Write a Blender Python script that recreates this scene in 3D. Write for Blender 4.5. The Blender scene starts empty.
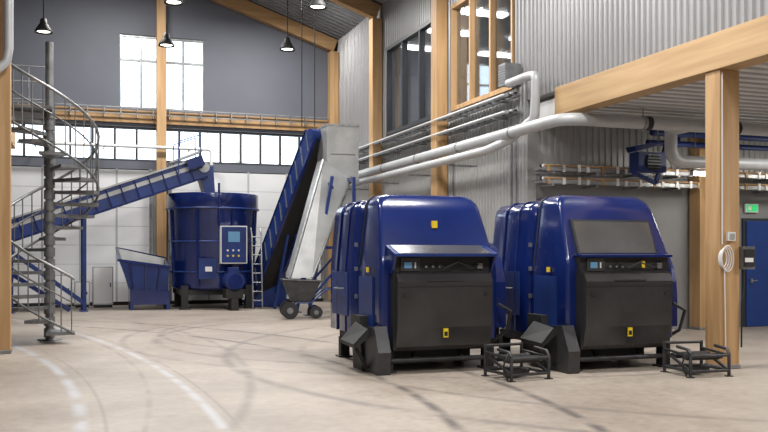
import bpy, math, random
import bmesh
from mathutils import Vector, Matrix
random.seed(4)
scene = bpy.context.scene
scene.view_settings.view_transform = 'Standard'
D = bpy.data

# ------------------------------------------------------------ materials
def new_mat(name):
    m = D.materials.new(name); m.use_nodes = True
    nt = m.node_tree
    return m, nt, nt.nodes['Principled BSDF']

def mat(name, col, rough=0.5, metal=0.0, var=0.0, scale=(3,3,3), bump=0.0, coat=0.0, col2=None, bscale=None):
    m, nt, b = new_mat(name)
    b.inputs['Roughness'].default_value = rough
    b.inputs['Metallic'].default_value = metal
    b.inputs['Base Color'].default_value = (*col, 1)
    if coat: b.inputs['Coat Weight'].default_value = coat; b.inputs['Coat Roughness'].default_value = 0.08
    tc = nt.nodes.new('ShaderNodeTexCoord'); mp = nt.nodes.new('ShaderNodeMapping')
    mp.inputs['Scale'].default_value = scale
    nz = nt.nodes.new('ShaderNodeTexNoise'); nz.inputs['Scale'].default_value = 1.0; nz.inputs['Detail'].default_value = 5
    nt.links.new(tc.outputs['Object'], mp.inputs['Vector']); nt.links.new(mp.outputs['Vector'], nz.inputs['Vector'])
    if var or col2:
        mx = nt.nodes.new('ShaderNodeMix'); mx.data_type = 'RGBA'
        c2 = col2 if col2 else tuple(max(0, c*(1-var)) for c in col)
        mx.inputs['A'].default_value = (*c2, 1); mx.inputs['B'].default_value = (*col, 1)
        rp = nt.nodes.new('ShaderNodeMapRange'); rp.inputs['From Min'].default_value = .35; rp.inputs['From Max'].default_value = .65
        nt.links.new(nz.outputs['Fac'], rp.inputs['Value']); nt.links.new(rp.outputs['Result'], mx.inputs['Factor'])
        nt.links.new(mx.outputs['Result'], b.inputs['Base Color'])
    if bump:
        bp = nt.nodes.new('ShaderNodeBump'); bp.inputs['Strength'].default_value = bump; bp.inputs['Distance'].default_value = .02
        nt.links.new(nz.outputs['Fac'], bp.inputs['Height']); nt.links.new(bp.outputs['Normal'], b.inputs['Normal'])
    return m

def emis(name, col, s):
    m, nt, b = new_mat(name)
    b.inputs['Base Color'].default_value = (*col, 1)
    b.inputs['Emission Color'].default_value = (*col, 1); b.inputs['Emission Strength'].default_value = s
    return m

def glass(name, tint, refl):
    m = D.materials.new(name); m.use_nodes = True; nt = m.node_tree
    nt.nodes.remove(nt.nodes['Principled BSDF'])
    out = nt.nodes['Material Output']
    t = nt.nodes.new('ShaderNodeBsdfTransparent'); t.inputs[0].default_value = (*tint, 1)
    g = nt.nodes.new('ShaderNodeBsdfGlossy'); g.inputs['Roughness'].default_value = .03; g.inputs[0].default_value = (.9, .95, 1, 1)
    mx = nt.nodes.new('ShaderNodeMixShader'); mx.inputs[0].default_value = refl
    nt.links.new(t.outputs[0], mx.inputs[1]); nt.links.new(g.outputs[0], mx.inputs[2]); nt.links.new(mx.outputs[0], out.inputs[0])
    return m

BLUE = mat('blue_paint', (.007, .020, .130), .20, 0, .25, (1.5, 1.5, 1.5), coat=.4)
BLUE2 = mat('blue_paint_worn', (.010, .036, .19), .4, 0, .35, (2, 2, 2))
BLUEDOOR = mat('blue_door_paint', (.01, .045, .22), .4, 0, .1)
DARK = mat('dark_coated_steel', (.065, .065, .068), .24, .35, .3, (2, 2, 2))
GPANEL = mat('grey_smoked_panel', (.17, .17, .175), .2, .5, .2, (2, 2, 2))
BLACK = mat('black_rubber', (.018, .018, .019), .6, 0, .3)
STEEL = mat('galvanised_steel', (.36, .37, .38), .42, .7, .3, (6, 6, 6))
DSTEEL = mat('dark_stair_steel', (.22, .225, .23), .45, .5, .3, (6, 6, 6))
FSTEEL = mat('dark_frame_steel', (.07, .07, .075), .45, .5, .3, (6, 6, 6))
SHEET = mat('pale_sheet_metal', (.44, .45, .45), .4, .35, .25, (2, 2, 2))
PIPE = mat('pipe_insulation', (.50, .51, .52), .45, .2, .1, (4, 4, 4), .1)
WOODV = mat('glulam_vertical', (.52, .33, .16), .55, 0, 0, (9, 9, .7), .1, col2=(.40, .235, .105))
WOODH = mat('glulam_lengthwise', (.53, .35, .18), .55, 0, 0, (9, .5, 9), .1, col2=(.41, .26, .12))
WOODX = mat('glulam_crosswise', (.45, .28, .135), .55, 0, 0, (.6, 9, 9), .1, col2=(.36, .21, .09))
CORR = mat('corrugated_cladding', (.265, .265, .27), .42, .35, .1, (1, 1, .6))
CORRL = mat('corrugated_cladding_light', (.42, .42, .415), .42, .25, .1, (1, 1, .6))
GREYW = mat('grey_panel_wall', (.125, .135, .165), .6, 0, .12, (.6, .6, .6))
GREYL = mat('lower_grey_wall', (.26, .26, .265), .6, 0, .15, (.8, .8, .8))
OFFW = mat('office_wall_paint', (.6, .58, .55), .6, 0, .05)
WHITEW = mat('white_sectional_panel', (.76, .77, .78), .45, 0, .10, (.7, .7, .7))
WJOINT = mat('panel_joint', (.40, .41, .42), .5)
ROOFM = mat('roof_sheet', (.30, .31, .33), .5, .3, .15)
CEILM = mat('bay_ceiling_sheet', (.70, .70, .70), .55, 0, .1)
CEILG = mat('bay_ceiling_joint', (.48, .48, .49), .55, 0, .1)
YELL = mat('yellow_label', (.85, .62, .02), .5)
WHITE = mat('white_plastic', (.75, .75, .75), .4)
SCREEN = emis('panel_screen', (.10, .24, .4), .2)
GREEN = emis('exit_green', (.03, .5, .15), .6)
TUBE = emis('fluorescent_tube', (1, .96, .86), 26)
BULB = emis('lamp_diffuser', (1, .93, .8), 9)
LED = emis('office_light_panel', (1, .93, .82), 16)
GL = glass('clear_window_glass', (.95, .98, 1), .05)
GLD = glass('tinted_window_glass', (.72, .75, .8), .25)
LEAF = mat('foliage', (.48, .56, .38), .8, 0, .4, (2, 2, 2))
GRASS = mat('grass', (.22, .3, .12), .9, 0, .4)
PCB = mat('frame_dark', (.03, .033, .04), .45)

# floor
def floor_mat():
    m, nt, b = new_mat('polished_concrete')
    N = nt.nodes.new; L = nt.links.new
    tc = N('ShaderNodeTexCoord')
    n1 = N('ShaderNodeTexNoise'); n1.inputs['Scale'].default_value = .45; n1.inputs['Detail'].default_value = 8; n1.inputs['Roughness'].default_value = .65
    n2 = N('ShaderNodeTexNoise'); n2.inputs['Scale'].default_value = 9; n2.inputs['Detail'].default_value = 6
    L(tc.outputs['Object'], n1.inputs['Vector']); L(tc.outputs['Object'], n2.inputs['Vector'])
    r = N('ShaderNodeValToRGB'); L(n1.outputs['Fac'], r.inputs['Fac'])
    r.color_ramp.elements[0].position = .34; r.color_ramp.elements[0].color = (.285, .24, .20, 1)
    r.color_ramp.elements[1].position = .66; r.color_ramp.elements[1].color = (.43, .375, .32, 1)
    mx = N('ShaderNodeMix'); mx.data_type = 'RGBA'; mx.blend_type = 'MULTIPLY'; mx.inputs['Factor'].default_value = .5
    r2 = N('ShaderNodeValToRGB'); L(n2.outputs['Fac'], r2.inputs['Fac'])
    r2.color_ramp.elements[0].position = .3; r2.color_ramp.elements[0].color = (.62, .6, .58, 1)
    r2.color_ramp.elements[1].position = .6; r2.color_ramp.elements[1].color = (1, 1, 1, 1)
    L(r.outputs['Color'], mx.inputs['A']); L(r2.outputs['Color'], mx.inputs['B'])
    cur = mx.outputs['Result']
    n3 = N('ShaderNodeTexNoise'); n3.inputs['Scale'].default_value = 1.6; n3.inputs['Detail'].default_value = 7
    L(tc.outputs['Object'], n3.inputs['Vector'])
    dk = (.09, .08, .075); md = (.15, .13, .115); lt = (.48, .51, .56)
    marks = [(-11.3, 11, 15.1, .06, dk, .85), (-11.3, 11, 16.4, .06, dk, .85),
             (10.5, 12.5, 8.3, .08, md, .65), (10.5, 12.5, 7.1, .07, md, .55),
             (6.5, 16.5, 5.0, .08, md, .6), (6.2, 17.8, 4.5, .06, md, .55), (7.5, 16.5, 6.6, .06, md, .45),
             (-40, 9.0, 41.35, .05, lt, .6), (-40, 9.0, 41.5, .02, md, .4),
             (-30, 9.0, 30.1, .06, lt, .6), (-30, 9.0, 30.32, .02, md, .4), (-20, 15, 22.5, .06, md, .5), (-26, 12, 26.9, .03, md, .4)]
    for cx, cy, rad, w, col, st in marks:
        d = N('ShaderNodeVectorMath'); d.operation = 'DISTANCE'; d.inputs[1].default_value = (cx, cy, 0)
        L(tc.outputs['Object'], d.inputs[0])
        s = N('ShaderNodeMath'); s.operation = 'SUBTRACT'; s.inputs[1].default_value = rad; L(d.outputs['Value'], s.inputs[0])
        a = N('ShaderNodeMath'); a.operation = 'ABSOLUTE'; L(s.outputs[0], a.inputs[0])
        mr = N('ShaderNodeMapRange'); mr.inputs['From Min'].default_value = w*1.6; mr.inputs['From Max'].default_value = w*.3
        mr.inputs['To Min'].default_value = 0; mr.inputs['To Max'].default_value = st
        L(a.outputs[0], mr.inputs['Value'])
        mn = N('ShaderNodeMapRange'); mn.inputs['From Min'].default_value = .38; mn.inputs['From Max'].default_value = .54
        mn.inputs['To Min'].default_value = .15
        L(n3.outputs['Fac'], mn.inputs['Value'])
        mu = N('ShaderNodeMath'); mu.operation = 'MULTIPLY'; L(mr.outputs[0], mu.inputs[0]); L(mn.outputs[0], mu.inputs[1])
        mm = N('ShaderNodeMix'); mm.data_type = 'RGBA'; L(mu.outputs[0], mm.inputs['Factor']); L(cur, mm.inputs['A'])
        mm.inputs['B'].default_value = (*col, 1); cur = mm.outputs['Result']
    L(cur, b.inputs['Base Color'])
    rr = N('ShaderNodeMapRange'); rr.inputs['To Min'].default_value = .36; rr.inputs['To Max'].default_value = .58
    L(n2.outputs['Fac'], rr.inputs['Value']); L(rr.outputs[0], b.inputs['Roughness'])
    return m
FLOOR = floor_mat()

# ------------------------------------------------------------ mesh builder
class B:
    def __init__(s, name): s.name = name; s.v = []; s.f = []; s.mi = []; s.sm = []; s.mats = []
    def m(s, mt):
        if mt not in s.mats: s.mats.append(mt)
        return s.mats.index(mt)
    def add(s, vs, fs, mt, smooth=False):
        o = len(s.v); s.v += [tuple(v) for v in vs]; k = s.m(mt)
        for f in fs:
            s.f.append([i+o for i in f]); s.mi.append(k); s.sm.append(smooth)
    def box(s, x0, x1, y0, y1, z0, z1, mt):
        vs = [(x, y, z) for x in (x0, x1) for y in (y0, y1) for z in (z0, z1)]
        s.add(vs, [(0,1,3,2),(4,6,7,5),(0,4,5,1),(2,3,7,6),(0,2,6,4),(1,5,7,3)], mt)
    def beam(s, p, q, w, h, mt, up=(0,0,1)):
        p = Vector(p); q = Vector(q); d = (q-p).normalized(); u = Vector(up)
        if abs(d.dot(u)) > .99: u = Vector((0,1,0))
        a = d.cross(u).normalized(); c = a.cross(d).normalized()
        vs = []
        for e in (p, q):
            for i, j in ((-1,-1),(1,-1),(1,1),(-1,1)): vs.append(e + a*(w/2*i) + c*(h/2*j))
        s.add(vs, [(0,1,2,3),(7,6,5,4),(0,4,5,1),(1,5,6,2),(2,6,7,3),(3,7,4,0)], mt)
    def tube(s, pts, r, mt, n=12, closed=False, r2=None, cap=True):
        pts = [Vector(p) for p in pts]; N = len(pts); vs = []; prev = None
        for i, p in enumerate(pts):
            a = pts[i-1] if i > 0 else p; c = pts[i+1] if i < N-1 else p
            d = (c-a).normalized()
            if prev is None:
                u = Vector((0,0,1)) if abs(d.z) < .9 else Vector((1,0,0))
                prev = d.cross(u).normalized()
            prev = (prev - d*prev.dot(d)).normalized(); w = d.cross(prev)
            rr = r if r2 is None else r+(r2-r)*i/(N-1)
            for j in range(n):
                t = 2*math.pi*j/n
                vs.append(p + prev*(rr*math.cos(t)) + w*(rr*math.sin(t)))
        fs = [(i*n+j, i*n+(j+1)%n, (i+1)*n+(j+1)%n, (i+1)*n+j) for i in range(N-1) for j in range(n)]
        s.add(vs, fs, mt, True)
        if cap:
            s.add(vs[:n], [tuple(range(n))[::-1]], mt); s.add(vs[-n:], [tuple(range(n))], mt)
    def prism(s, poly, axis, a0, a1, mt):
        n = len(poly); vs = []
        for a in (a0, a1):
            for p, q in poly:
                vs.append({'x': (a,p,q), 'y': (p,a,q), 'z': (p,q,a)}[axis])
        fs = [tuple(range(n)), tuple(range(n, 2*n))[::-1]] + [(i, i+n, (i+1)%n+n, (i+1)%n) for i in range(n)]
        s.add(vs, fs, mt)
    def lathe(s, prof, c, mt, n=28):
        vs = []; 
        for r, z in prof:
            for j in range(n):
                t = 2*math.pi*j/n; vs.append((c[0]+r*math.cos(t), c[1]+r*math.sin(t), c[2]+z))
        fs = [(i*n+j, i*n+(j+1)%n, (i+1)*n+(j+1)%n, (i+1)*n+j) for i in range(len(prof)-1) for j in range(n)]
        s.add(vs, fs, mt, True)
    def corr(s, axis, pos, sgn, a0, a1, z0, z1, mt, pitch=.15, dep=.03):
        prof = []; a = a0
        while a < a1-1e-4:
            for da, o in ((0,0),(.3,0),(.42,1),(.78,1),(.9,0)):
                t = a+da*pitch
                if t <= a1: prof.append((t, o))
            a += pitch
        prof.append((a1, 0)); vs = []
        for t, o in prof:
            q = pos + sgn*dep*o
            for z in (z0, z1): vs.append((q,t,z) if axis == 'x' else (t,q,z))
        s.add(vs, [(2*i,2*i+2,2*i+3,2*i+1) for i in range(len(prof)-1)], mt)
    def done(s, loc=(0,0,0), rz=0, bevel=0):
        me = D.meshes.new(s.name); me.from_pydata(s.v, [], s.f)
        for mt in s.mats: me.materials.append(mt)
        for p, k, sm in zip(me.polygons, s.mi, s.sm): p.material_index = k; p.use_smooth = sm
        me.update()
        bm = bmesh.new(); bm.from_mesh(me); bmesh.ops.recalc_face_normals(bm, faces=bm.faces); bm.to_mesh(me); bm.free()
        o = D.objects.new(s.name, me); scene.collection.objects.link(o)
        o.location = loc; o.rotation_euler = (0,0,rz)
        if bevel:
            md = o.modifiers.new('bevel', 'BEVEL'); md.width = bevel; md.segments = 2; md.limit_method = 'ANGLE'; md.angle_limit = math.radians(40)
        return o

XR = 8.7; YB = 29.2; XL = -6.7; YF = -3.0; XE = 17.0; YA = 15.8
ZB = 4.2; ZT = 4.72; ZC = 4.32
def zr(x): return 9.0+(XR-x)*.34 if x >= 1 else 9.0+(XR-1)*.34-(1-x)*.34

# ------------------------------------------------------------ shell
b = B('floor'); b.box(XL-.2, XE+.2, YF-.2, YB+1.2, -.2, 0, FLOOR); b.done()

b = B('wall_back')
y0, y1 = YB, YB+.25
def wb(x0, x1, z0, z1, mt=GREYW): b.box(x0, x1, y0, y1, z0, z1, mt)
wb(XL, XR+.2, 0, .12, GREYL)
wb(XL, XR+.2, 4.35, 4.6); wb(XL, XR+.2, 5.7, 6.28)
wb(XL, -2.0, 4.6, 5.7); wb(8.05, XR+.2, 4.6, 5.7)
wb(XL, 1.5, 6.28, 8.65); wb(4.15, XR+.2, 6.28, 8.65)
b.prism([(XL,8.65),(XR+.2,8.65),(XR+.2,zr(XR)+.1),(1,zr(1)+.15),(XL,zr(XL)+.1)], 'y', y0, y1, GREYW)
wb(XL, -1.9, .12, 4.35, GREYL); wb(8.2, XR+.2, .12, 4.35, GREYL); wb(2.5, 3.0, .12, 4.35, GREYL)
b.done()

def sectional(x0, x1, name):
    b = B(name); z = .12
    while z < 4.3:
        z2 = min(4.35, z+.6)
        b.box(x0, x1, YB-.06, YB-.005, z, z2-.012, WHITEW)
        b.box(x0, x1, YB-.045, YB-.006, z2-.012, z2, WJOINT); z = z2
    for x in (x0+.02, x1-.1): b.box(x, x+.08, YB-.1, YB-.06, .12, 4.35, STEEL)
    for k in range(1, 4):
        x = x0+(x1-x0)*k/4; b.box(x-.03, x+.03, YB-.068, YB-.06, .12, 4.35, WJOINT)
    b.box(x0, x1, YB-.02, YB-.005, .0, .12, BLACK)
    b.done()
sectional(-1.9, 2.5, 'door_1'); sectional(3.0, 8.2, 'door_2')

def window_back(name, x0, x1, z0, z1, nx, zs, fr=.055, mt=PCB):
    b = B(name)
    b.box(x0, x1, YB+.10, YB+.115, z0, z1, GL)
    for i in range(nx+1):
        x = x0+(x1-x0)*i/nx
        b.box(max(x0, x-fr/2), min(x1, x+fr/2)+.001, YB+.04, YB+.16, z0, z1, mt)
    for z in [z0+fr/2, z1-fr/2]+zs: b.box(x0, x1, YB+.05, YB+.15, z-fr/2, z+fr/2, mt)
    b.done()
window_back('window_1', 1.5, 4.15, 6.28, 8.65, 4, [7.85], .07, STEEL)
window_back('window_2', -2.0, 8.05, 4.6, 5.7, 15, [], .07)
# door openings behind the sectional doors are closed by an outer wall sheet
b = B('wall_back_outer'); b.box(-2.2, 8.5, YB+.26, YB+.3, -.1, 4.45, GREYL); b.done()

b = B('wall_right')
def wr(a0, a1, z0, z1, mt=CORR):
    b.box(XR, XR+.2, a0, a1, z0, z1, GREYL); b.corr('x', XR-.001, -1, a0, a1, z0, z1, mt)
wr(YA, YB, 0, 5.05, CORRL)
wr(YA, 16.3, 5.05, 7.6); wr(19.4, 20.2, 5.05, 7.6); wr(24.0, YB, 5.05, 7.6)
wr(YA, YB, 7.6, 9.0); wr(YF, YA, ZT, 9.0)
b.done()

def window_right(name, a0, a1, z0, z1, n, fm):
    b = B(name)
    b.box(XR+.06, XR+.075, a0, a1, z0, z1, GLD)
    for i in range(n+1):
        y = a0+(a1-a0)*i/n; w = .035 if 0 < i < n else .06
        b.box(XR-.06, XR+.10, max(a0, y-w), min(a1, y+w), z0, z1, fm)
    for z in (z0, z1-.1): b.box(XR-.07, XR+.10, a0, a1, z, z+.1, fm)
    b.done()
window_right('window_3', 16.3, 19.4, 5.05, 7.6, 3, WOODV)
window_right('window_4', 20.2, 24.0, 5.05, 7.6, 3, PCB)

b = B('wall_left'); b.box(XL-.2, XL, YF, YB+.25, 0, zr(XL)+.1, GREYW); b.done()
b = B('wall_front'); b.prism([(XL,0),(XE,0),(XE,9.1),(XR,9.1),(1,zr(1)+.1),(XL,zr(XL)+.1)], 'y', YF-.2, YF, GREYL); b.done()
b = B('wall_east'); b.box(XE, XE+.2, YF, YB+.25, 0, 9.0, OFFW); b.done()
b = B('wall_office_back'); b.box(XR+.2, XE, YB, YB+.25, 0, 9.0, OFFW); b.done()
b = B('wall_bay')
b.box(XR+.2, XE, YA, YA+.2, 0, 4.6, GREYL)
b.corr('y', YA-.001, -1, XR+.0, XE, 3.25, ZC, CORRL)
b.box(XR, XR+.2, YA-.04, YA+.0, 0, 4.8, CORRL)
b.done()
b = B('ceiling_bay'); b.box(XR+.1, XE, YF, YA-.05, ZC, ZC+.3, CEILM)
y = YF+.3
while y < YA-.1:
    b.box(XR+.1, XE, y, y+.05, ZC-.03, ZC, CEILG); y += .3
b.done()
b = B('floor_office'); b.box(XR+.2, XE, YA+.2, YB, 4.62, 4.9, GREYL); b.done()
b = B('ceiling_office'); b.box(XR+.2, XE, YF, YB, 8.0, 8.2, CEILM)
b.done()
b = B('office_ceiling_light')
for y in (16.6, 18.6, 20.8, 22.9, 25):
    for x in (9.6, 12.2): b.box(x, x+1.3, y, y+.3, 7.93, 7.999, LED)
b.done()

b = B('ceiling')
rz = zr(1)
b.prism([(XL-.2,zr(XL-.2)),(1,rz),(XR+.3,zr(XR+.3)),(XR+.3,zr(XR+.3)+.25),(1,rz+.25),(XL-.2,zr(XL-.2)+.25)], 'y', YF-.2, YB+.4, ROOFM)
y = YF
while y < YB:
    b.beam((XR, y, zr(XR)-.02), (1, y, rz-.02), .1, .05, ROOFM)
    b.beam((XL, y, zr(XL)-.02), (1, y, rz-.02), .1, .05, ROOFM)
    y += .3
b.done()

def post(x, y, z1, w=.32, d=.36, nm='wood_post'):
    b = B(nm); b.box(x-w/2, x+w/2, y-d/2, y+d/2, 0, z1, WOODV)
    b.box(x-w/2-.012, x+w/2+.012, y-d/2-.012, y+d/2+.012, 0, .06, STEEL)
    return b.done(bevel=.006)
for y in (19.8, 24.55, 29.0): post(8.5, y, zr(8.5)-.52, .3, .34)
post(XR+.02, 10.15, ZB, .34, .30)
post(12.8, 15.55, ZC-.035, .34, .34)
post(2.75, 28.9, zr(2.75)-.52, .3, .3)
post(-1.06, 15.62, zr(-1.06)-.2, .3, .3)
for y in (29.0, 24.55, 19.8):
    b = B('wood_rafter')
    b.beam((8.55, y, zr(8.55)-.3), (1, y, zr(1)-.3), .26, .42, WOODX)
    b.beam((1, y, zr(1)-.3), (XL+.1, y, zr(XL+.1)-.3), .26, .42, WOODX); b.done()
b = B('wood_beam'); b.box(8.52, 8.86, YF+.01, 14.4, ZB, ZT, WOODH); b.done(bevel=.008)
b = B('wood_beam'); b.box(XL+.01, 8.33, YB-.1, YB-.001, 5.82, 6.22, WOODX)
b.box(XL+.01, 8.33, YB-.26, YB-.22, 6.26, 6.29, STEEL)
b.box(XL+.01, 8.33, YB-.26, YB-.22, 6.06, 6.09, STEEL)
for i in range(26): b.box(-5+i*.5, -4.97+i*.5, YB-.26, YB-.1, 5.95, 6.28, STEEL)
b.done()

# ------------------------------------------------------------ exterior
b = B('ground_outside'); b.box(-60, 70, YB+1.3, 95, -.3, -.1, GRASS); b.done()
b = B('tree_row')
bm = bmesh.new()
for i in range(110):
    x = random.uniform(-14, 24); y = random.uniform(44, 52); z = random.uniform(1, 5.3+.7*math.sin(x*.9))
    r = random.uniform(.8, 1.5)
    mtx = Matrix.Translation((x, y, z)) @ Matrix.Diagonal((r, r, r*1.1, 1))
    bmesh.ops.create_icosphere(bm, subdivisions=2, radius=1, matrix=mtx)
for v in bm.verts: v.co += Vector((random.uniform(-.22,.22), random.uniform(-.22,.22), random.uniform(-.22,.22)))
bm.verts.index_update()
b.add([v.co[:] for v in bm.verts], [[v.index for v in f.verts] for f in bm.faces], LEAF)
bm.free()
for i in range(14): b.tube([(-11+i*2.4, 48, -.1), (-11+i*2.4, 48, 4)], .18, WOODV, 8)
b.done()

# ------------------------------------------------------------ baling machines
def hwz(z, hb, ht, zt): return hb if z < 1.4 else hb+(ht-hb)*(z-1.4)/(zt-1.4)
def section(hb, ht, zb, zt, r, ins=0):
    hb -= ins; ht -= ins; zt -= ins; L = []
    zs = [zb, .9, 1.3, 1.45, 1.6, 1.8, 2.0, zt-r]
    for z in zs: L.append((hwz(z, hb, ht, zt), z))
    x0 = hwz(zt-r, hb, ht, zt)
    for k in range(1, 8):
        t = math.pi/2*k/7; L.append((x0-r+r*math.cos(t), zt-r+r*math.sin(t)))
    return L
def loft(b, stations, mt):
    rings = []
    for (L, yf) in stations:
        ring = [(-x, yf(z), z) for x, z in L] + [(x, yf(z), z) for x, z in reversed(L)]
        rings.append(ring)
    n = len(rings[0]); vs = [v for r in rings for v in r]
    fs = [(i*n+j, i*n+j+1, (i+1)*n+j+1, (i+1)*n+j) for i in range(len(rings)-1) for j in range(n-1)]
    fs += [(i*n+n-1, i*n, (i+1)*n, (i+1)*n+n-1) for i in range(len(rings)-1)]
    b.add(vs, fs, mt, True)
    for r in (rings[0], rings[-1]):
        b.add(r, [(j, j+1, n-2-j, n-1-j) for j in range(n//2-1)], mt, True)

def baler(loc, kind):
    b = B('baling_machine')
    SL = .42
    F = lambda y: (lambda z: y + (max(0, z-1.45)*SL) + max(0, z-2.2)**2*1.5)
    C = lambda y: (lambda z: y)
    S = lambda i: section(.88, .75, .42, 2.46, .19, i)
    loft(b, [(S(.05), F(.10)), (S(.02), F(.107)), (S(.004), F(.125)), (S(0), F(.155)), (S(0), lambda z: .75+max(0, z-1.45)*.12), (S(0), C(1.10)), (S(.05), C(1.13))], BLUE)
    R = lambda i: section(.95, .86, .46, 2.39, .20, i)
    loft(b, [(R(.13), C(1.08)), (R(.02), C(1.15)), (R(0), C(1.2)), (R(0), C(2.24)), (R(.04), C(2.34)), (R(.12), C(2.37))], BLUE)
    for yy in (1.42, 1.85):
        L = R(-.010); pts = [(-x, yy, z) for x, z in L] + [(x, yy, z) for x, z in reversed(L)]
        b.tube(pts, .014, BLUE, 6)
    L = S(-.004); pts = [(-x, 1.0, z) for x, z in L[3:]] + [(x, 1.0, z) for x, z in reversed(L[3:])]
    b.tube(pts, .012, BLACK, 6)
    b.box(-.5, .5, .86, 1.6, 2.44, 2.475, BLUE2 if kind == 1 else DARK)
    b.box(-.97, -.93, 1.3, 2.1, .7, 1.35, BLUE2); b.tube([(-.97, 1.5, 1.1), (-1.02, 1.5, 1.1), (-1.02, 1.8, 1.1), (-.97, 1.8, 1.1)], .012, STEEL, 6)
    b.box(-.905, -.875, .35, .95, .55, 1.3, BLUE2)
    P = [(.18,1.36),(.02,1.38),(-.06,1.345),(-.12,1.24),(-.10,.62),(-.02,.36),(.05,.30),(.18,.30)]
    b.prism(P, 'x', -.70, .70, DARK)
    b.box(-.73, -.70, -.02, .2, .32, 1.36, BLACK); b.box(.70, .73, -.02, .2, .32, 1.36, BLACK)
    b.box(-.69, .69, -.126, -.10, 1.17, 1.18, BLACK)
    b.box(-.04, .03, -.122, -.10, .48, .60, YELL); b.box(-.03, .02, -.124, -.12, .50, .56, BLACK)
    for x in (-.62, .57): b.box(x, x+.05, -.124, -.10, 1.04, 1.08, BLACK)
    b.box(-.25, .25, -.135, -.10, 1.245, 1.265, FSTEEL)
    b.box(-.72, .72, .02, .2, 1.34, 1.6, BLACK)
    b.box(-.62, -.34, -.005, .03, 1.38, 1.56, FSTEEL); b.box(-.57, -.46, -.012, .0, 1.42, 1.50, SCREEN)
    b.box(-.42, -.40, -.014, .0, 1.42, 1.5, WHITE)
    for x in (-.25, -.15, -.05): b.tube([(x, .03, 1.44), (x, -.01, 1.44)], .018, STEEL, 10)
    b.tube([(-.1, 0, 1.5), (.0, -.06, 1.42), (.2, -.06, 1.5), (.45, -.03, 1.42), (.6, .02, 1.5)], .012, BLACK, 8)
    b.box(.52, .6, -.01, .03, 1.41, 1.49, DSTEEL)
    if kind == 1:
        b.prism([(-.16,1.58),(.26,1.72),(.26,1.75),(-.16,1.615)], 'x', -.76, .76, BLUE2)
        b.prism([(-.15,1.615),(.20,1.726),(.20,1.738),(-.15,1.626)], 'x', -.70, .66, GPANEL)
        for x in (-.75, .72): b.prism([(.24,1.35),(.24,1.73),(-.14,1.6),(.0,1.35)], 'x', x, x+.03, BLUE)
        b.box(-.03, .05, .305, .345, 1.98, 2.08, YELL)
    else:
        def sl(z, o): return .10+(z-1.45)*SL-o
        b.prism([(sl(1.60,.05),1.60),(sl(2.10,.05),2.10),(sl(2.10,-.04),2.10),(sl(1.60,-.04),1.60)], 'x', -.68, .62, PCB)
        b.prism([(sl(1.63,.06),1.63),(sl(2.07,.06),2.07),(sl(2.07,-.04),2.07),(sl(1.63,-.04),1.63)], 'x', -.655, .595, GPANEL)
        b.prism([(-.06,1.57),(.16,1.60),(.16,1.63),(-.06,1.60)], 'x', -.74, .74, BLUE)
        b.box(.28, .33, .01, .03, 1.42, 1.52, YELL)
    for x in (-.80, .72):
        b.box(x, x+.08, .15, 2.25, .30, .42, BLACK)
        for y in (.12, 1.1, 2.1): b.box(x-.02, x+.12, y, y+.14, .0, .32, BLACK); b.box(x-.06, x+.16, y-.04, y+.18, 0, .025, FSTEEL)
    for y in (.3, 1.2, 2.1): b.box(-.75, .75, y, y+.08, .26, .34, BLACK)
    b.box(-.6, .6, .4, 1.9, .10, .42, BLACK)
    b.tube([(-.72, .12, .16), (.72, .12, .16)], .035, FSTEEL, 12)
    for x in (-.35, .35): b.beam((x, .12, .16), (x, .3, .3), .05, .05, FSTEEL)
    b.prism([(-.10,.0),(.4,.0),(.55,.60),(.05,.64),(-.12,.3)], 'x', -.98, -.80, FSTEEL)
    b.prism([(.45,0),(.85,0),(.95,.75),(.55,.75)], 'x', -1.02, -.9, BLACK)
    b.add([(-1.02,.2,.60),(-1.02,.75,.66),(-.9,.75,.62),(-.9,.2,.56),(-1.24,.15,.40),(-1.24,.75,.42),(-1.22,.75,.36),(-1.22,.15,.34)],
          [(0,1,5,4),(3,2,6,7),(0,4,7,3),(1,2,6,5),(4,5,6,7)], BLACK)
    b.beam((-1.18,.3,.36), (-1.0,.3,.05), .05, .05, BLACK)
    arc = [(.95+.58*math.cos(t), 1.0+.8*math.sin(t)) for t in [math.pi*(1-k/12) for k in range(13)]]
    b.prism(arc+[(1.53,.55),(.37,.55)], 'x', .86, 1.16, BLUE)
    b.box(.9, 1.12, .5, 1.45, .3, .56, BLACK)
    b.tube([(.95,.2,.9),(1.12,.15,.8),(1.14,.3,.5),(1.0,.5,.35)], .025, FSTEEL, 8)
    for z in (.6, 1.0, 1.4, 1.75):
        b.box(-.925, -.885, 1.04, 1.08, z-.03, z+.03, STEEL)
    b.box(-.92, -.9, .5, .57, 1.36, 1.43, YELL)
    return b.done(loc=loc, bevel=.008)
baler((4.82, 11.1, 0), 1)
baler((7.28, 10.4, 0), 2)

def link(x, y):
    b = B('feed_conveyor')
    b.prism([(y,1.35),(y+1.2,.75),(y+1.2,.35),(y,.85)], 'x', x-.22, x+.22, BLUE2)
    b.prism([(y+.05,1.36),(y+1.15,.80),(y+1.15,.84),(y+.05,1.41)], 'x', x-.2, x+.2, SHEET)
    for yy in (y+.15, y+1.05):
        for xx in (x-.18, x+.18): b.box(xx-.03, xx+.03, yy-.03, yy+.03, 0, 1.1-(yy-y)*.5, BLUE2)
    b.done(bevel=.005)
link(6.12, 13.7)

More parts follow.
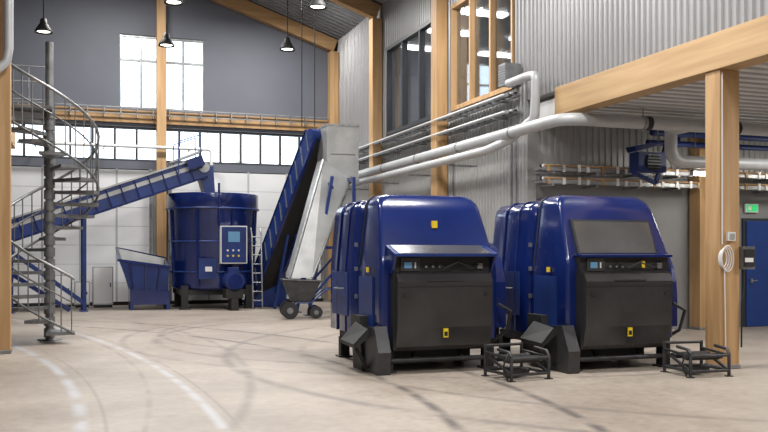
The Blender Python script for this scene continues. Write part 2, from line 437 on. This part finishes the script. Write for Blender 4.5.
def stand(loc, rz):
    b = B('roller_stand')
    w, d = .29, .30; M = FSTEEL
    for x in (-w, w):
        b.tube([(x,-d,0),(x,-d,.30),(x,-d+.04,.36),(x,0,.38)], .022, M, 8)
        b.tube([(x,d,0),(x,d,.42)], .022, M, 8)
        b.tube([(x,-d,.08),(x,d,.08)], .02, M, 8); b.tube([(x,-d,.28),(x,d,.32)], .018, M, 8)
        for y in (-d, d): b.box(x-.04, x+.04, y-.04, y+.04, 0, .012, M)
    for y, z in ((-d,.08),(d,.08),(-d,.28),(d,.40)): b.tube([(-w,y,z),(w,y,z)], .02, M, 8)
    for y in (-.14, .12): b.tube([(-w,y,.25),(w,y,.25)], .035, M, 12); b.tube([(-w*.8,y,.25),(w*.8,y,.25)], .045, BLACK, 12)
    b.beam((-w,-d,.08),(-w,d,.30),.03,.03,M); b.beam((w,-d,.08),(w,d,.30),.03,.03,M)
    b.box(-.16,.02,-.08,.08,.02,.14,M); b.tube([(.02,0,.09),(.18,0,.09)], .045, M, 12)
    b.tube([(-w,-d,.3),(-w-.08,-d-.04,.36),(-w-.12,-d,.2),(-w-.06,-d,.02)], .012, BLACK, 6)
    b.done(loc=loc, rz=rz)
stand((5.50, 10.25, 0), .12)
stand((7.92, 9.72, 0), -.08)

# ------------------------------------------------------------ mixing silo
def silo():
    b = B('mixing_silo')
    b.lathe([(0.01,.55),(1.05,.55),(1.20,.62),(1.24,.8),(1.33,2.9),(1.38,3.0),(1.38,3.42),(1.34,3.44),(1.31,3.40),(1.28,2.9),(1.16,.75),(0.01,.72)], (0,0,0), BLUE, 36)
    for z, r in ((1.1,1.27),(2.0,1.31),(2.98,1.39)):
        b.tube([(r*math.cos(t), r*math.sin(t), z) for t in [2*math.pi*k/36 for k in range(37)]], .03, BLUE2, 6, cap=False)
    for k in range(8):
        t = 2*math.pi*k/8+.3; b.beam((1.26*math.cos(t),1.26*math.sin(t),.65),(1.37*math.cos(t),1.37*math.sin(t),2.95), .07, .06, BLUE, up=(math.cos(t),math.sin(t),0))
    for x in (-.95,.95):
        for y in (-.85,.85):
            b.box(x-.1,x+.1,y-.1,y+.1,0,.7,BLACK); b.box(x-.16,x+.16,y-.16,y+.16,0,.04,BLACK)
    b.box(-1.1,1.1,-.92,-.78,.42,.58,BLACK); b.box(-1.1,1.1,.78,.92,.42,.58,BLACK)
    b.box(-1.02,-.9,-.9,.9,.42,.58,BLACK); b.box(.9,1.02,-.9,.9,.42,.58,BLACK)
    b.box(.0,.78,-1.5,-1.27,1.35,2.45,WHITE); b.box(.03,.75,-1.515,-1.5,1.38,2.42,BLUE2)
    b.box(.22,.56,-1.525,-1.515,1.98,2.28,SCREEN)
    for i in range(3):
        for j in range(2): b.box(.18+i*.16,.23+i*.16,-1.53,-1.515,1.55+j*.16,1.60+j*.16,WHITE if j else YELL)
    b.tube([(-.02,-1.4,2.45),(-.02,-1.35,3.7)], .035, BLUE, 8)
    b.tube([(.35,-1.9,.85),(.35,-1.2,.85)], .26, BLUE2, 20); b.tube([(.35,-2.0,.85),(.35,-1.9,.85)], .2, BLUE, 20)
    for k in range(6): b.tube([(.35,-1.85+k*.09,.85),(.35,-1.82+k*.09,.85)], .285, BLUE2, 20)
    b.box(.1,.6,-1.85,-1.2,.35,.62,BLACK); b.box(.2,.5,-1.7,-1.4,1.08,1.24,BLUE2)
    b.box(-.6,-.1,-1.34,-1.22,.9,1.5,BLUE2); b.box(-.42,-.22,-1.36,-1.34,1.12,1.26,WHITE)
    b.box(.25,.45,-1.9,-1.3,0,.35,BLACK)
    for x in (.98,1.26): b.tube([(x,-1.35,0),(x,-1.18,2.2),(x,-1.0,2.4)], .025, STEEL, 8)
    for k in range(8): b.tube([(.98,-1.34+k*.022,.25+k*.27),(1.26,-1.34+k*.022,.25+k*.27)], .018, STEEL, 6)
    b.tube([(0,0,.7),(0,0,3.2)], .12, STEEL, 12)
    b.done(loc=(4.12,27.15,0), bevel=.006)
silo()

# ------------------------------------------------------------ conveyors
def conveyor1():
    b = B('conveyor_belt')
    p = Vector((-1.7, 26.6, 2.22)); q = Vector((3.75, 26.9, 4.22))
    d = (q-p).normalized(); side = Vector((-d.y, d.x, 0)).normalized(); up = d.cross(side)*-1
    if up.z < 0: up = -up
    for s_ in (-.38, .38):
        b.beam(p+side*s_, q+side*s_, .04, .56, BLUE2)
        b.beam(p+side*s_+up*.30, q+side*s_+up*.30, .14, .05, SHEET); b.beam(p+side*s_-up*.29, q+side*s_-up*.29, .12, .05, BLUE)
        b.beam(p+side*(s_*1.06)+up*.1, q+side*(s_*1.06)+up*.1, .02, .12, SHEET)
        for k in range(1, 14):
            c = p+(q-p)*k/14+side*(s_*1.1); b.beam(c-up*.27, c+up*.27, .05, .04, BLUE, up=tuple(d))
    b.beam(p+up*.15, q+up*.15, .7, .03, BLACK); b.beam(p-up*.12, q-up*.12, .7, .03, BLACK)
    for k in range(28):
        c = p+(q-p)*(k+.5)/28+up*.2; b.beam(c-side*.33, c+side*.33, .03, .05, BLACK)
    for e in (p, q): b.tube([e-side*.42, e+side*.42], .16, STEEL, 16)
    b.beam(q-d*.9+up*.44, q+d*.12+up*.48, .84, .06, SHEET)
    b.beam(q-d*.5+up*.2-side*.5, q+up*.2-side*.5, .3, .3, BLUE)
    b.prism([(q.x-.15,q.z-.1),(q.x+.3,q.z+.05),(q.x+.35,3.5),(q.x+.05,3.45)], 'y', q.y-.34, q.y+.34, BLUE2)
    for s_ in (-.44, .44):
        for t in (.86, .98):
            c = p+(q-p)*t+side*s_; b.beam(c, c+Vector((0,0,1.0)), .03, .03, BLUE2)
        c = p+(q-p)*.86+side*s_+Vector((0,0,1)); e = p+(q-p)*.98+side*s_+Vector((0,0,1)); b.beam(c, e, .03, .03, BLUE2)
    for t in (.03, .38):
        c = p+(q-p)*t
        for s_ in (-.4, .4):
            e = c+side*s_; b.box(e.x-.05, e.x+.05, e.y-.05, e.y+.05, 0, c.z-.1, BLUE2)
        b.box(c.x-.04, c.x+.04, c.y-.4, c.y+.4, .9, .98, BLUE2)
        for s_ in (-.4, .4): b.box(c.x-.12, c.x+.12, c.y+s_-.12, c.y+s_+.12, 0, .02, BLUE2)
    a = p+(q-p)*.03; c = p+(q-p)*.38
    b.beam((a.x,26.2,1.7),(c.x,26.3,.25),.09,.12,BLUE2); b.beam((a.x,27.0,1.7),(c.x,27.1,.25),.07,.07,BLUE2)
    b.beam((a.x,26.2,1.1),(.0,26.2,.05),.1,.12,BLUE)
    b.done()
conveyor1()

def conveyor2():
    b = B('conveyor_belt')
    p = Vector((5.55, 27.0, .35)); q = Vector((6.66, 23.9, 4.95))
    d = (q-p).normalized(); side = Vector((d.y, -d.x, 0)).normalized(); up = side.cross(d)
    if up.z < 0: up = -up
    for s_ in (-.36, .36):
        b.beam(p+side*s_, q+side*s_, .05, .50, BLUE2, up=tuple(up))
        b.beam(p+side*s_+up*.26, q+side*s_+up*.26, .1, .03, BLUE, up=tuple(up)); b.beam(p+side*s_-up*.26, q+side*s_-up*.26, .1, .03, BLUE, up=tuple(up))
        for k in range(12):
            c0 = p+(q-p)*(k+.15)/12+side*(s_*1.1)-up*.2; c1 = p+(q-p)*(k+.95)/12+side*(s_*1.1)+up*.2
            b.beam(c0, c1, .035, .02, STEEL, up=tuple(up))
    b.beam(p+up*.1, q+up*.1, .66, .03, BLACK, up=tuple(up)); b.beam(p-up*.12, q-up*.12, .66, .03, BLACK, up=tuple(up))
    for k in range(26):
        c = p+(q-p)*(k+.5)/26+up*.16; b.beam(c-side*.3, c+side*.3, .03, .1, BLACK, up=tuple(up))
    for e in (p, q): b.tube([e-side*.4, e+side*.4], .17, BLUE2, 14)
    b.tube([q-side*.75, q-side*.4], .14, BLACK, 14)
    b.prism([(5.15,.02),(6.3,.02),(6.4,1.0),(5.3,1.0)], 'y', 26.75, 27.6, BLUE2)
    b.box(6.6, 7.5, 23.1, 24.1, 3.65, 5.15, SHEET)
    b.box(6.58, 7.52, 23.08, 24.12, 5.13, 5.18, STEEL); b.box(6.58, 7.52, 23.07, 24.12, 3.62, 3.68, STEEL)
    b.box(6.7, 7.4, 23.085, 23.1, 4.35, 4.37, DSTEEL)
    T = [(6.5,23.12,4.2),(7.3,23.12,3.75),(7.3,23.75,3.75),(6.5,23.75,4.2)]
    Bm = [(5.26,21.85,1.02),(5.85,21.85,1.02),(5.85,22.3,1.02),(5.26,22.3,1.02)]
    b.add(T+Bm, [(0,1,5,4),(1,2,6,5),(2,3,7,6),(3,0,4,7)], SHEET)
    b.beam((6.5,23.1,4.2),(5.26,21.83,1.02),.05,.05,STEEL); b.beam((7.3,23.1,3.75),(5.85,21.83,1.02),.05,.05,STEEL)
    for y in (22.6, 23.9):
        b.beam((6.6,y,3.7),(5.95,y,0),.08,.08,BLUE2); b.beam((7.2,y,3.7),(7.25,y,0),.08,.08,BLUE2)
        b.beam((6.25,y,1.8),(7.2,y,1.8),.07,.07,BLUE2); b.beam((6.05,y,.5),(7.2,y,1.75),.06,.06,BLUE2)
        for x in (5.95, 7.25): b.box(x-.12,x+.12,y-.12,y+.12,0,.02,BLUE2)
    for x, z in ((6.27,1.8),(7.2,1.8)): b.beam((x,22.6,z),(x,23.9,z),.07,.07,BLUE2)
    b.beam((6.1,25.6,2.2),(5.7,25.6,0),.08,.08,BLUE2); b.beam((6.35,25.6,2.2),(6.8,25.6,0),.08,.08,BLUE2)
    b.beam((6.6,22.6,3.4),(6.6,23.2,3.65),.07,.07,BLUE2); b.beam((7.2,22.6,3.6),(7.2,23.2,3.7),.07,.07,BLUE2)
    b.done()
conveyor2()

def hopper():
    b = B('feed_hopper')
    T = [(-.8,-.6,1.45),(.62,-.6,1.25),(.62,.6,1.5),(-.8,.6,1.8)]
    Bo = [(-.45,-.4,.5),(.58,-.4,.45),(.58,.4,.45),(-.45,.4,.5)]
    b.add(T+Bo, [(0,4,5,1),(1,5,6,2),(2,6,7,3),(3,7,4,0),(4,7,6,5)], BLUE2)
    Ti = [(x*.95, y*.93, z) for x, y, z in T]; Bi = [(x*.9, y*.9, z+.05) for x, y, z in Bo]
    b.add(Ti+Bi, [(0,1,5,4),(1,2,6,5),(2,3,7,6),(3,0,4,7),(4,5,6,7)], SHEET)
    for i in range(4): b.beam(T[i], T[(i+1)%4], .08, .08, BLUE)
    b.prism([(-.48,.15),(.65,.15),(.65,.55),(-.48,.6)], 'y', -.46, .46, BLUE)
    for x in (-.42, .6):
        for y in (-.4, .4): b.box(x-.05,x+.05,y-.05,y+.05,0,.5,BLUE2)
    for x in (-.5,-.05,.35): b.beam((x,-.62,1.4-(x+.8)*.13),(x*.8,-.42,.55),.05,.05,BLUE)
    b.done(loc=(2.12,26.9,0), bevel=.004)
hopper()

def cart():
    b = B('wheelbarrow')
    TRAY = FSTEEL
    T = [(-.48,-.36,.98),(.48,-.36,.94),(.48,.36,.94),(-.48,.36,.98)]
    Bo = [(-.25,-.22,.42),(.22,-.22,.40),(.22,.22,.40),(-.25,.22,.42)]
    b.add(T+Bo, [(0,4,5,1),(1,5,6,2),(2,6,7,3),(3,7,4,0),(4,7,6,5)], TRAY)
    Ti = [(x*.94, y*.93, z-.002) for x, y, z in T]; Bi = [(x*.9, y*.9, z+.04) for x, y, z in Bo]
    b.add(Ti+Bi, [(0,1,5,4),(1,2,6,5),(2,3,7,6),(3,0,4,7),(4,5,6,7)], BLACK)
    for i in range(4): b.tube([T[i], T[(i+1)%4]], .022, TRAY, 8)
    for y in (-.34, .34):
        x = -.3
        b.tube([(x,y-.05,.21),(x,y+.05,.21)], .21, BLACK, 22); b.tube([(x,y-.056,.21),(x,y+.056,.21)], .08, DSTEEL, 12)
        b.tube([(-.3,y*.75,.21),(-.1,y*.75,.40),(.25,y*.75,.40),(.62,y*.75,.72),(.85,y*.75,.76)], .02, BLUE2, 8)
        b.tube([(.74,y*.75,.742),(.87,y*.75,.765)], .028, BLACK, 8)
        b.tube([(.24,y*.75,.40),(.30,y*.75,.19)], .018, BLUE2, 8)
        b.tube([(.36,y*.9-.035,.16),(.36,y*.9+.035,.16)], .16, BLACK, 20); b.tube([(.36,y*.9-.04,.16),(.36,y*.9+.04,.16)], .06, DSTEEL, 12)
    b.tube([(-.3,-.36,.21),(-.3,.36,.21)], .02, DSTEEL, 8); b.tube([(.36,-.3,.16),(.36,.3,.16)], .018, DSTEEL, 8)
    b.done(loc=(5.52,21.75,0), rz=-.15, bevel=.004)
cart()

for (x, y, w, h) in ((.95, 28.3, .6, 1.25), (-.2, 28.6, .5, 1.0), (.35, 28.5, .45, .8)):
    b = B('electrical_cabinet'); b.box(-w/2,w/2,-.2,.2,.08,h,SHEET); b.box(-w/2+.03,w/2-.03,-.215,-.2,.12,h-.04,WHITE)
    b.box(w/2-.1,w/2-.07,-.235,-.215,h*.5,h*.6,BLACK); b.box(-w/2+.03,w/2-.03,-.17,.17,0,.08,BLACK)
    b.done(loc=(x,y,0), bevel=.006)

# ------------------------------------------------------------ spiral staircase
def spiral():
    b = B('spiral_staircase')
    n = 20; rise = 4.32/n; R = .88
    b.tube([(0,0,0),(0,0,5.6)], .075, DSTEEL, 14)
    b.lathe([(.01,.02),(.22,.02),(.22,0)], (0,0,0), DSTEEL)
    a0 = math.radians(-60); da = math.radians(-24.5)
    rail = []; rail2 = []; strg = []
    for k in range(n):
        z = rise*(k+1); t0 = a0+da*k; t1 = t0+da*1.35
        vs = []
        for zz in (z-.06, z):
            vs += [(.06*math.cos(t0),.06*math.sin(t0),zz),(R*math.cos(t0),R*math.sin(t0),zz),(R*math.cos((t0+t1)/2)*1.01,R*math.sin((t0+t1)/2)*1.01,zz),(R*math.cos(t1),R*math.sin(t1),zz),(.06*math.cos(t1),.06*math.sin(t1),zz)]
        b.add(vs, [(0,1,2,3,4),(9,8,7,6,5),(0,5,6,1),(1,6,7,2),(2,7,8,3),(3,8,9,4),(4,9,5,0)], DSTEEL)
        b.tube([(0,0,z-.16),(0,0,z+.01)], .10, DSTEEL, 12)
        for tt, fr in ((t0+da*.15, .15), (t0+da*.65, .65)):
            b.tube([(R*math.cos(tt),R*math.sin(tt),z-.03),(R*math.cos(tt),R*math.sin(tt),z+.95+rise*fr)], .013, DSTEEL, 6)
        for s_ in (0, .5):
            tt = t0+da*s_; rail.append((R*math.cos(tt),R*math.sin(tt),z+.95+rise*s_)); rail2.append((R*math.cos(tt),R*math.sin(tt),z+.5+rise*s_))
            strg.append((R*math.cos(tt),R*math.sin(tt),z-.05+rise*s_))
    b.tube(rail, .028, STEEL, 8); b.tube(rail2, .016, DSTEEL, 6); b.tube(strg, .025, DSTEEL, 6)
    b.box(-.78,.05,-.45,.9,4.28,4.33,DSTEEL)
    for x in (-.75,-.4,0): b.tube([(x,.88,4.3),(x,.88,5.3)], .014, STEEL, 6)
    for z in (4.65,5.0,5.3): b.tube([(-.78,.88,z),(.02,.88,z)], .016, STEEL, 6)
    b.done(loc=(-.36,17.7,0))
spiral()

b = B('mezzanine_platform')
b.box(XL+.01, -1.25, 15.85, 21.6, 4.16, 4.32, DSTEEL); b.box(-1.33, -1.16, 15.8, 21.6, 4.0, 4.34, WOODH)
b.box(XL+.01, -1.34, 15.8, 15.92, 3.95, 4.34, WOODX)
for i in range(11):
    if 2 <= i <= 5: continue
    b.tube([(-1.25, 15.9+i*.55, 4.3), (-1.25, 15.9+i*.55, 5.35)], .018, STEEL, 6)
for z in (4.7, 5.0, 5.35):
    b.tube([(-1.25,15.9,z),(-1.25,16.9,z)], .018, STEEL, 6); b.tube([(-1.25,19.2,z),(-1.25,21.4,z)], .018, STEEL, 6)
b.done()
b = B('downpipe')
b.tube([(-.92,15.3,zr(-.92)-.1),(-.92,15.3,4.9),(-.95,15.3,4.7),(-1.15,15.3,4.5),(-1.5,15.3,4.35)], .07, PIPE, 12)
b.tube([(-.92,15.3,6.0),(-.92,15.3,6.08)], .085, STEEL, 12)
b.done()

for x, y in ((-.6,22.9),(5.1,18.6),(2.1,19.3),(2.35,23.3),(5.4,22.7)):
    b = B('pendant_lamp')
    b.lathe([(.03,.34),(.07,.33),(.09,.22),(.12,.18),(.19,.06),(.21,0),(.20,0),(.17,.06),(.10,.16),(.01,.2)], (0,0,0), BLACK, 24)
    b.lathe([(.01,.03),(.15,.03),(.16,.05),(.01,.07)], (0,0,0), BULB, 20)
    b.tube([(0,0,.33),(0,0,zr(x)-7.03)], .016, BLACK, 6)
    b.done(loc=(x,y,7.0))

# ------------------------------------------------------------ pipes
def bend(a, c, e, r=.3, n=7):
    a, c, e = map(Vector, (a, c, e)); u = (a-c).normalized(); v = (e-c).normalized(); out = []
    for k in range(n+1):
        t = k/n; out.append((c+u*r)*(1-t)**2 + c*(2*t*(1-t)) + (c+v*r)*t**2)
    return out
def path(pts, r=.3):
    o = [Vector(pts[0])]
    for i in range(1, len(pts)-1): o += bend(pts[i-1], pts[i], pts[i+1], r)
    o.append(Vector(pts[-1])); return o
HZ = ZC-.03
b = B('ventilation_pipe')
b.tube(path([(8.22,28.8,4.02),(8.22,13.6,4.02),(16.8,13.6,4.02)], .45), .115, PIPE, 16)
b.tube(path([(7.97,28.8,3.72),(7.97,16.2,3.72),(8.3,15.8,3.9),(8.3,14.75,4.2),(8.3,14.7,5.0),(8.3,15.0,5.04),(8.3,15.8,5.04)], .10), .09, PIPE, 14)
b.tube(path([(10.9,14.1,4.0),(10.9,14.1,3.4),(16.9,14.1,3.45)], .28), .12, PIPE, 14)
b.tube(path([(10.9,13.6,4.02),(10.9,14.1,4.02),(10.9,14.1,3.8)], .12), .12, PIPE, 14)
for x in (9.9, 11.4, 12.9, 14.5, 16.0):
    b.tube([(x,13.6,4.1),(x,13.6,HZ)], .012, STEEL, 6); b.tube([(x-.03,13.6,4.02),(x+.03,13.6,4.02)], .13, STEEL, 16)
b.tube([(11.9,13.6,4.02),(12.05,13.6,4.02)], .135, BLACK, 16); b.tube([(9.95,13.6,4.02),(10.05,13.6,4.02)], .13, BLACK, 16)
for y in (15.5,18,20.5,23,25.5,28):
    b.tube([(8.22,y-.03,4.02),(8.22,y+.03,4.02)], .125, STEEL, 16)
    if y > 16: b.box(7.95,8.64,y-.02,y+.02,3.58,3.62,STEEL); b.box(8.2,8.64,y-.02,y+.02,3.87,3.9,STEEL)
b.done()

b = B('blue_service_pipe')
b.tube([(11.2,15.1,4.12),(16.9,15.1,4.12)], .08, BLUE2, 12); b.tube([(11.2,15.25,3.92),(16.9,15.25,3.92)], .06, BLUE2, 12)
for x in (12,13.5,15,16.5): b.tube([(x,15.1,4.12),(x,15.1,HZ)], .015, BLUE2, 6); b.box(x-.02,x+.02,15.24,15.35,3.85,4.18,BLUE2)
b.done()
b = B('unit_heater')
b.box(10.6,11.25,14.7,15.0,3.25,3.65,BLUE2); b.prism([(10.55,3.65),(11.3,3.85),(11.3,3.92),(10.5,3.75)],'y',14.7,15.0,BLUE)
b.beam((11.4,14.9,3.85),(11.15,14.9,3.05),.07,.07,BLUE2); b.beam((10.6,14.9,3.25),(11.15,14.9,3.05),.07,.07,BLUE2)
b.tube([(10.93,14.66,3.45),(10.93,14.7,3.45)], .17, BLACK, 20)
for x in (10.7,11.2): b.tube([(x,14.9,3.7),(x,14.9,HZ)], .015, STEEL, 6)
for k in range(5): b.box(10.78,11.08,14.645,14.66,3.34+k*.06,3.35+k*.06,STEEL)
b.done()

def ladder(b, p, q, w, side, step=.3, mt=STEEL):
    p = Vector(p); q = Vector(q); side = Vector(side)*w
    b.beam(p, q, .025, .07, mt); b.beam(p+side, q+side, .025, .07, mt)
    L = (q-p).length; n = int(L/step)
    for k in range(n+1):
        c = p+(q-p)*k/n; b.beam(c, c+side, .03, .02, mt)
b = B('cable_tray')
for z in (4.85, 4.5):
    for a, c in ((15.9, 19.55), (20.05, 24.3), (24.8, 28.75)):
        ladder(b, (8.35,c,z), (8.35,a,z), .26, (1,0,0))
        b.tube([(8.52,c,z+.03),(8.52,a,z+.03)], .03, BLACK, 8); b.tube([(8.42,c,z+.03),(8.42,a,z+.03)], .02, WHITE, 8)
    b.tube([(8.3,28.75,z+.01),(8.3,16,z+.01)], .02, WHITE, 8)
    for y in (16.5, 18.5, 21, 23, 26, 28): b.box(8.29, 8.66, y-.02, y+.02, z-.07, z-.035, STEEL)
b.done()
b = B('cable_tray')
for z in (3.3, 3.05):
    ladder(b, (8.75,15.25,z), (12.55,15.25,z), .28, (0,1,0)); ladder(b, (13.05,15.25,z), (16.9,15.25,z), .28, (0,1,0))
    for y, r, mt in ((15.42,.035,BLACK),(15.33,.03,WHITE),(15.26,.02,WOODX)):
        b.tube([(8.8,y,z+.07),(12.55,y,z+.07)], r, mt, 8); b.tube([(13.05,y,z+.07),(16.9,y,z+.07)], r, mt, 8)
    for k in range(26):
        x = 8.85+k*.3+.05*(k%3)
        if 12.45 < x < 13.05: continue
        b.box(x, x+.06, 15.22, 15.25, z-.05, z+.06+.02*(k%3), WHITE if k%4 else WOODX)
    for x in (9,10,11,12,13.4,14.4,15.4,16.4): b.box(x-.02,x+.02,15.25,15.76,z-.08,z-.035,STEEL)
b.done()

b = B('wall_conduit')
for y in (16.15, 16.35, 19.3): b.tube([(8.645,y,.3),(8.645,y,4.3)], .02, STEEL, 8)
b.done()
b = B('ventilation_grille')
b.box(8.3,8.66,15.95,16.25,5.06,5.5,STEEL)
for k in range(7): b.box(8.29,8.3,15.97,16.23,5.1+k*.055,5.12+k*.055,DSTEEL)
b.done()

for x0, y, z in ((11.7,14.5,3.24),(14.2,14.5,3.42)):
    b = B('fluorescent_lamp')
    b.box(x0,x0+1.1,y-.04,y+.04,z+.03,z+.07,WHITE); b.tube([(x0+.03,y,z-.01),(x0+1.07,y,z-.01)], .038, TUBE, 10)
    for dx in (.0,1.07): b.box(x0+dx,x0+dx+.03,y-.05,y+.05,z-.05,z+.07,WHITE)
    for dx in (.1,1.0): b.tube([(x0+dx,y,z+.07),(x0+dx,y,HZ)], .008, STEEL, 6)
    b.done()

b = B('door_3')
b.box(14.1,15.35,YA-.06,YA-.001,0,2.42,PCB); b.box(14.17,15.28,YA-.09,YA-.05,.01,2.36,BLUEDOOR)
b.box(14.25,14.29,YA-.15,YA-.09,.98,1.08,STEEL); b.tube([(14.27,YA-.15,1.03),(14.42,YA-.15,1.03)], .012, STEEL, 8)
b.done(bevel=.004)
b = B('exit_sign'); b.box(14.15,14.5,YA-.08,YA-.036,2.55,2.74,WHITE); b.box(14.17,14.48,YA-.085,YA-.08,2.57,2.72,GREEN); b.box(14.22,14.30,YA-.088,YA-.085,2.6,2.69,WHITE); b.done()

b = B('electrical_box')
b.box(8.895,9.11,9.94,10.12,1.40,1.72,DSTEEL); b.box(8.91,9.095,9.925,9.94,1.44,1.68,DARK)
b.box(8.92,9.06,9.915,9.93,1.5,1.56,WHITE)
b.tube(path([(8.97,10.02,1.40),(8.97,10.0,1.2),(8.91,9.98,.9),(8.91,9.98,.3)],.08), .012, BLACK, 6)
b.done()
b = B('hose_coil')
for k in range(4):
    pts = [(8.58+.06*k*.3+(.07+.01*k)*math.cos(t), 9.975-.012*k, 1.55+(.12+.02*k)*math.sin(t)) for t in [2*math.pi*i/20 for i in range(21)]]
    b.tube(pts, .008, WHITE, 6, cap=False)
b.tube([(8.58,9.985,1.75),(8.58,9.985,4.15)], .009, WHITE, 6); b.tube([(8.62,9.985,1.4),(8.64,9.985,.3)], .008, WHITE, 6)
b.done()
b = B('junction_box'); b.box(8.66,8.78,9.95,9.999,1.80,1.92,WHITE); b.box(8.68,8.76,9.94,9.95,1.82,1.90,SHEET); b.done()

b = B('wall_pipe'); b.tube(path([(-1.5,28.6,5.0),(4.3,28.6,5.0),(4.3,28.6,4.5)],.15), .055, WHITE, 10)
for x in (-1,1,3.6): b.box(x-.02,x+.02,28.6,29.19,4.93,4.96,STEEL)
b.done()
for (x,y) in ((6.2,24.3),(6.55,24.2)):
    b = B('suspension_cable'); b.tube([(x,y,zr(x)-.08),(x,y,5.25)], .014, BLACK, 6); b.done()

def fill_light(x, y, z, p, sx=1.6, sy=.8):  # added area fill lights, kept out of view, each with an invented housing
    b = B('added_fill_housing')
    b.box(-sx/2,sx/2,-sy/2,sy/2,.02,.12,WHITE)
    for dx in (-sx/3, sx/3): b.tube([(dx,0,.1),(dx,0,(min(zr(x+dx),zr(x-dx))-z-.1) if z > 5 else HZ-z)], .01, STEEL, 6)
    o = b.done(loc=(x,y,z))
    l = D.lights.new('added_fill_emitter', 'AREA'); l.shape = 'RECTANGLE'; l.size = sx; l.size_y = sy; l.energy = p; l.color = (1,.975,.945)
    lo = D.objects.new('emitter', l); scene.collection.objects.link(lo); lo.parent = o
for x in (1.5, 6.2):
    for y in (3, 10.5, 17.5): fill_light(x, y, 8.3, 400)
fill_light(1.5, 25, 10.1, 560); fill_light(6.0, 25.6, 9.4, 460)
fill_light(12.0, 8.0, 3.9, 200, 1.4, .4); fill_light(13.5, 12.4, 3.95, 100, 1.4, .4)

w = D.worlds.new('World'); scene.world = w; w.use_nodes = True
bg = w.node_tree.nodes['Background']; bg.inputs[0].default_value = (.86,.93,1,1); bg.inputs[1].default_value = 3.6

cam = D.cameras.new('Camera'); co = D.objects.new('Camera', cam); scene.collection.objects.link(co)
co.location = (0,0,1.6); co.rotation_euler = (math.pi/2, 0, -math.atan(.357))
cam.sensor_width = 36; cam.lens = 36*880/768
cam.shift_y = (255-216)/768
cam.clip_end = 300
scene.camera = co
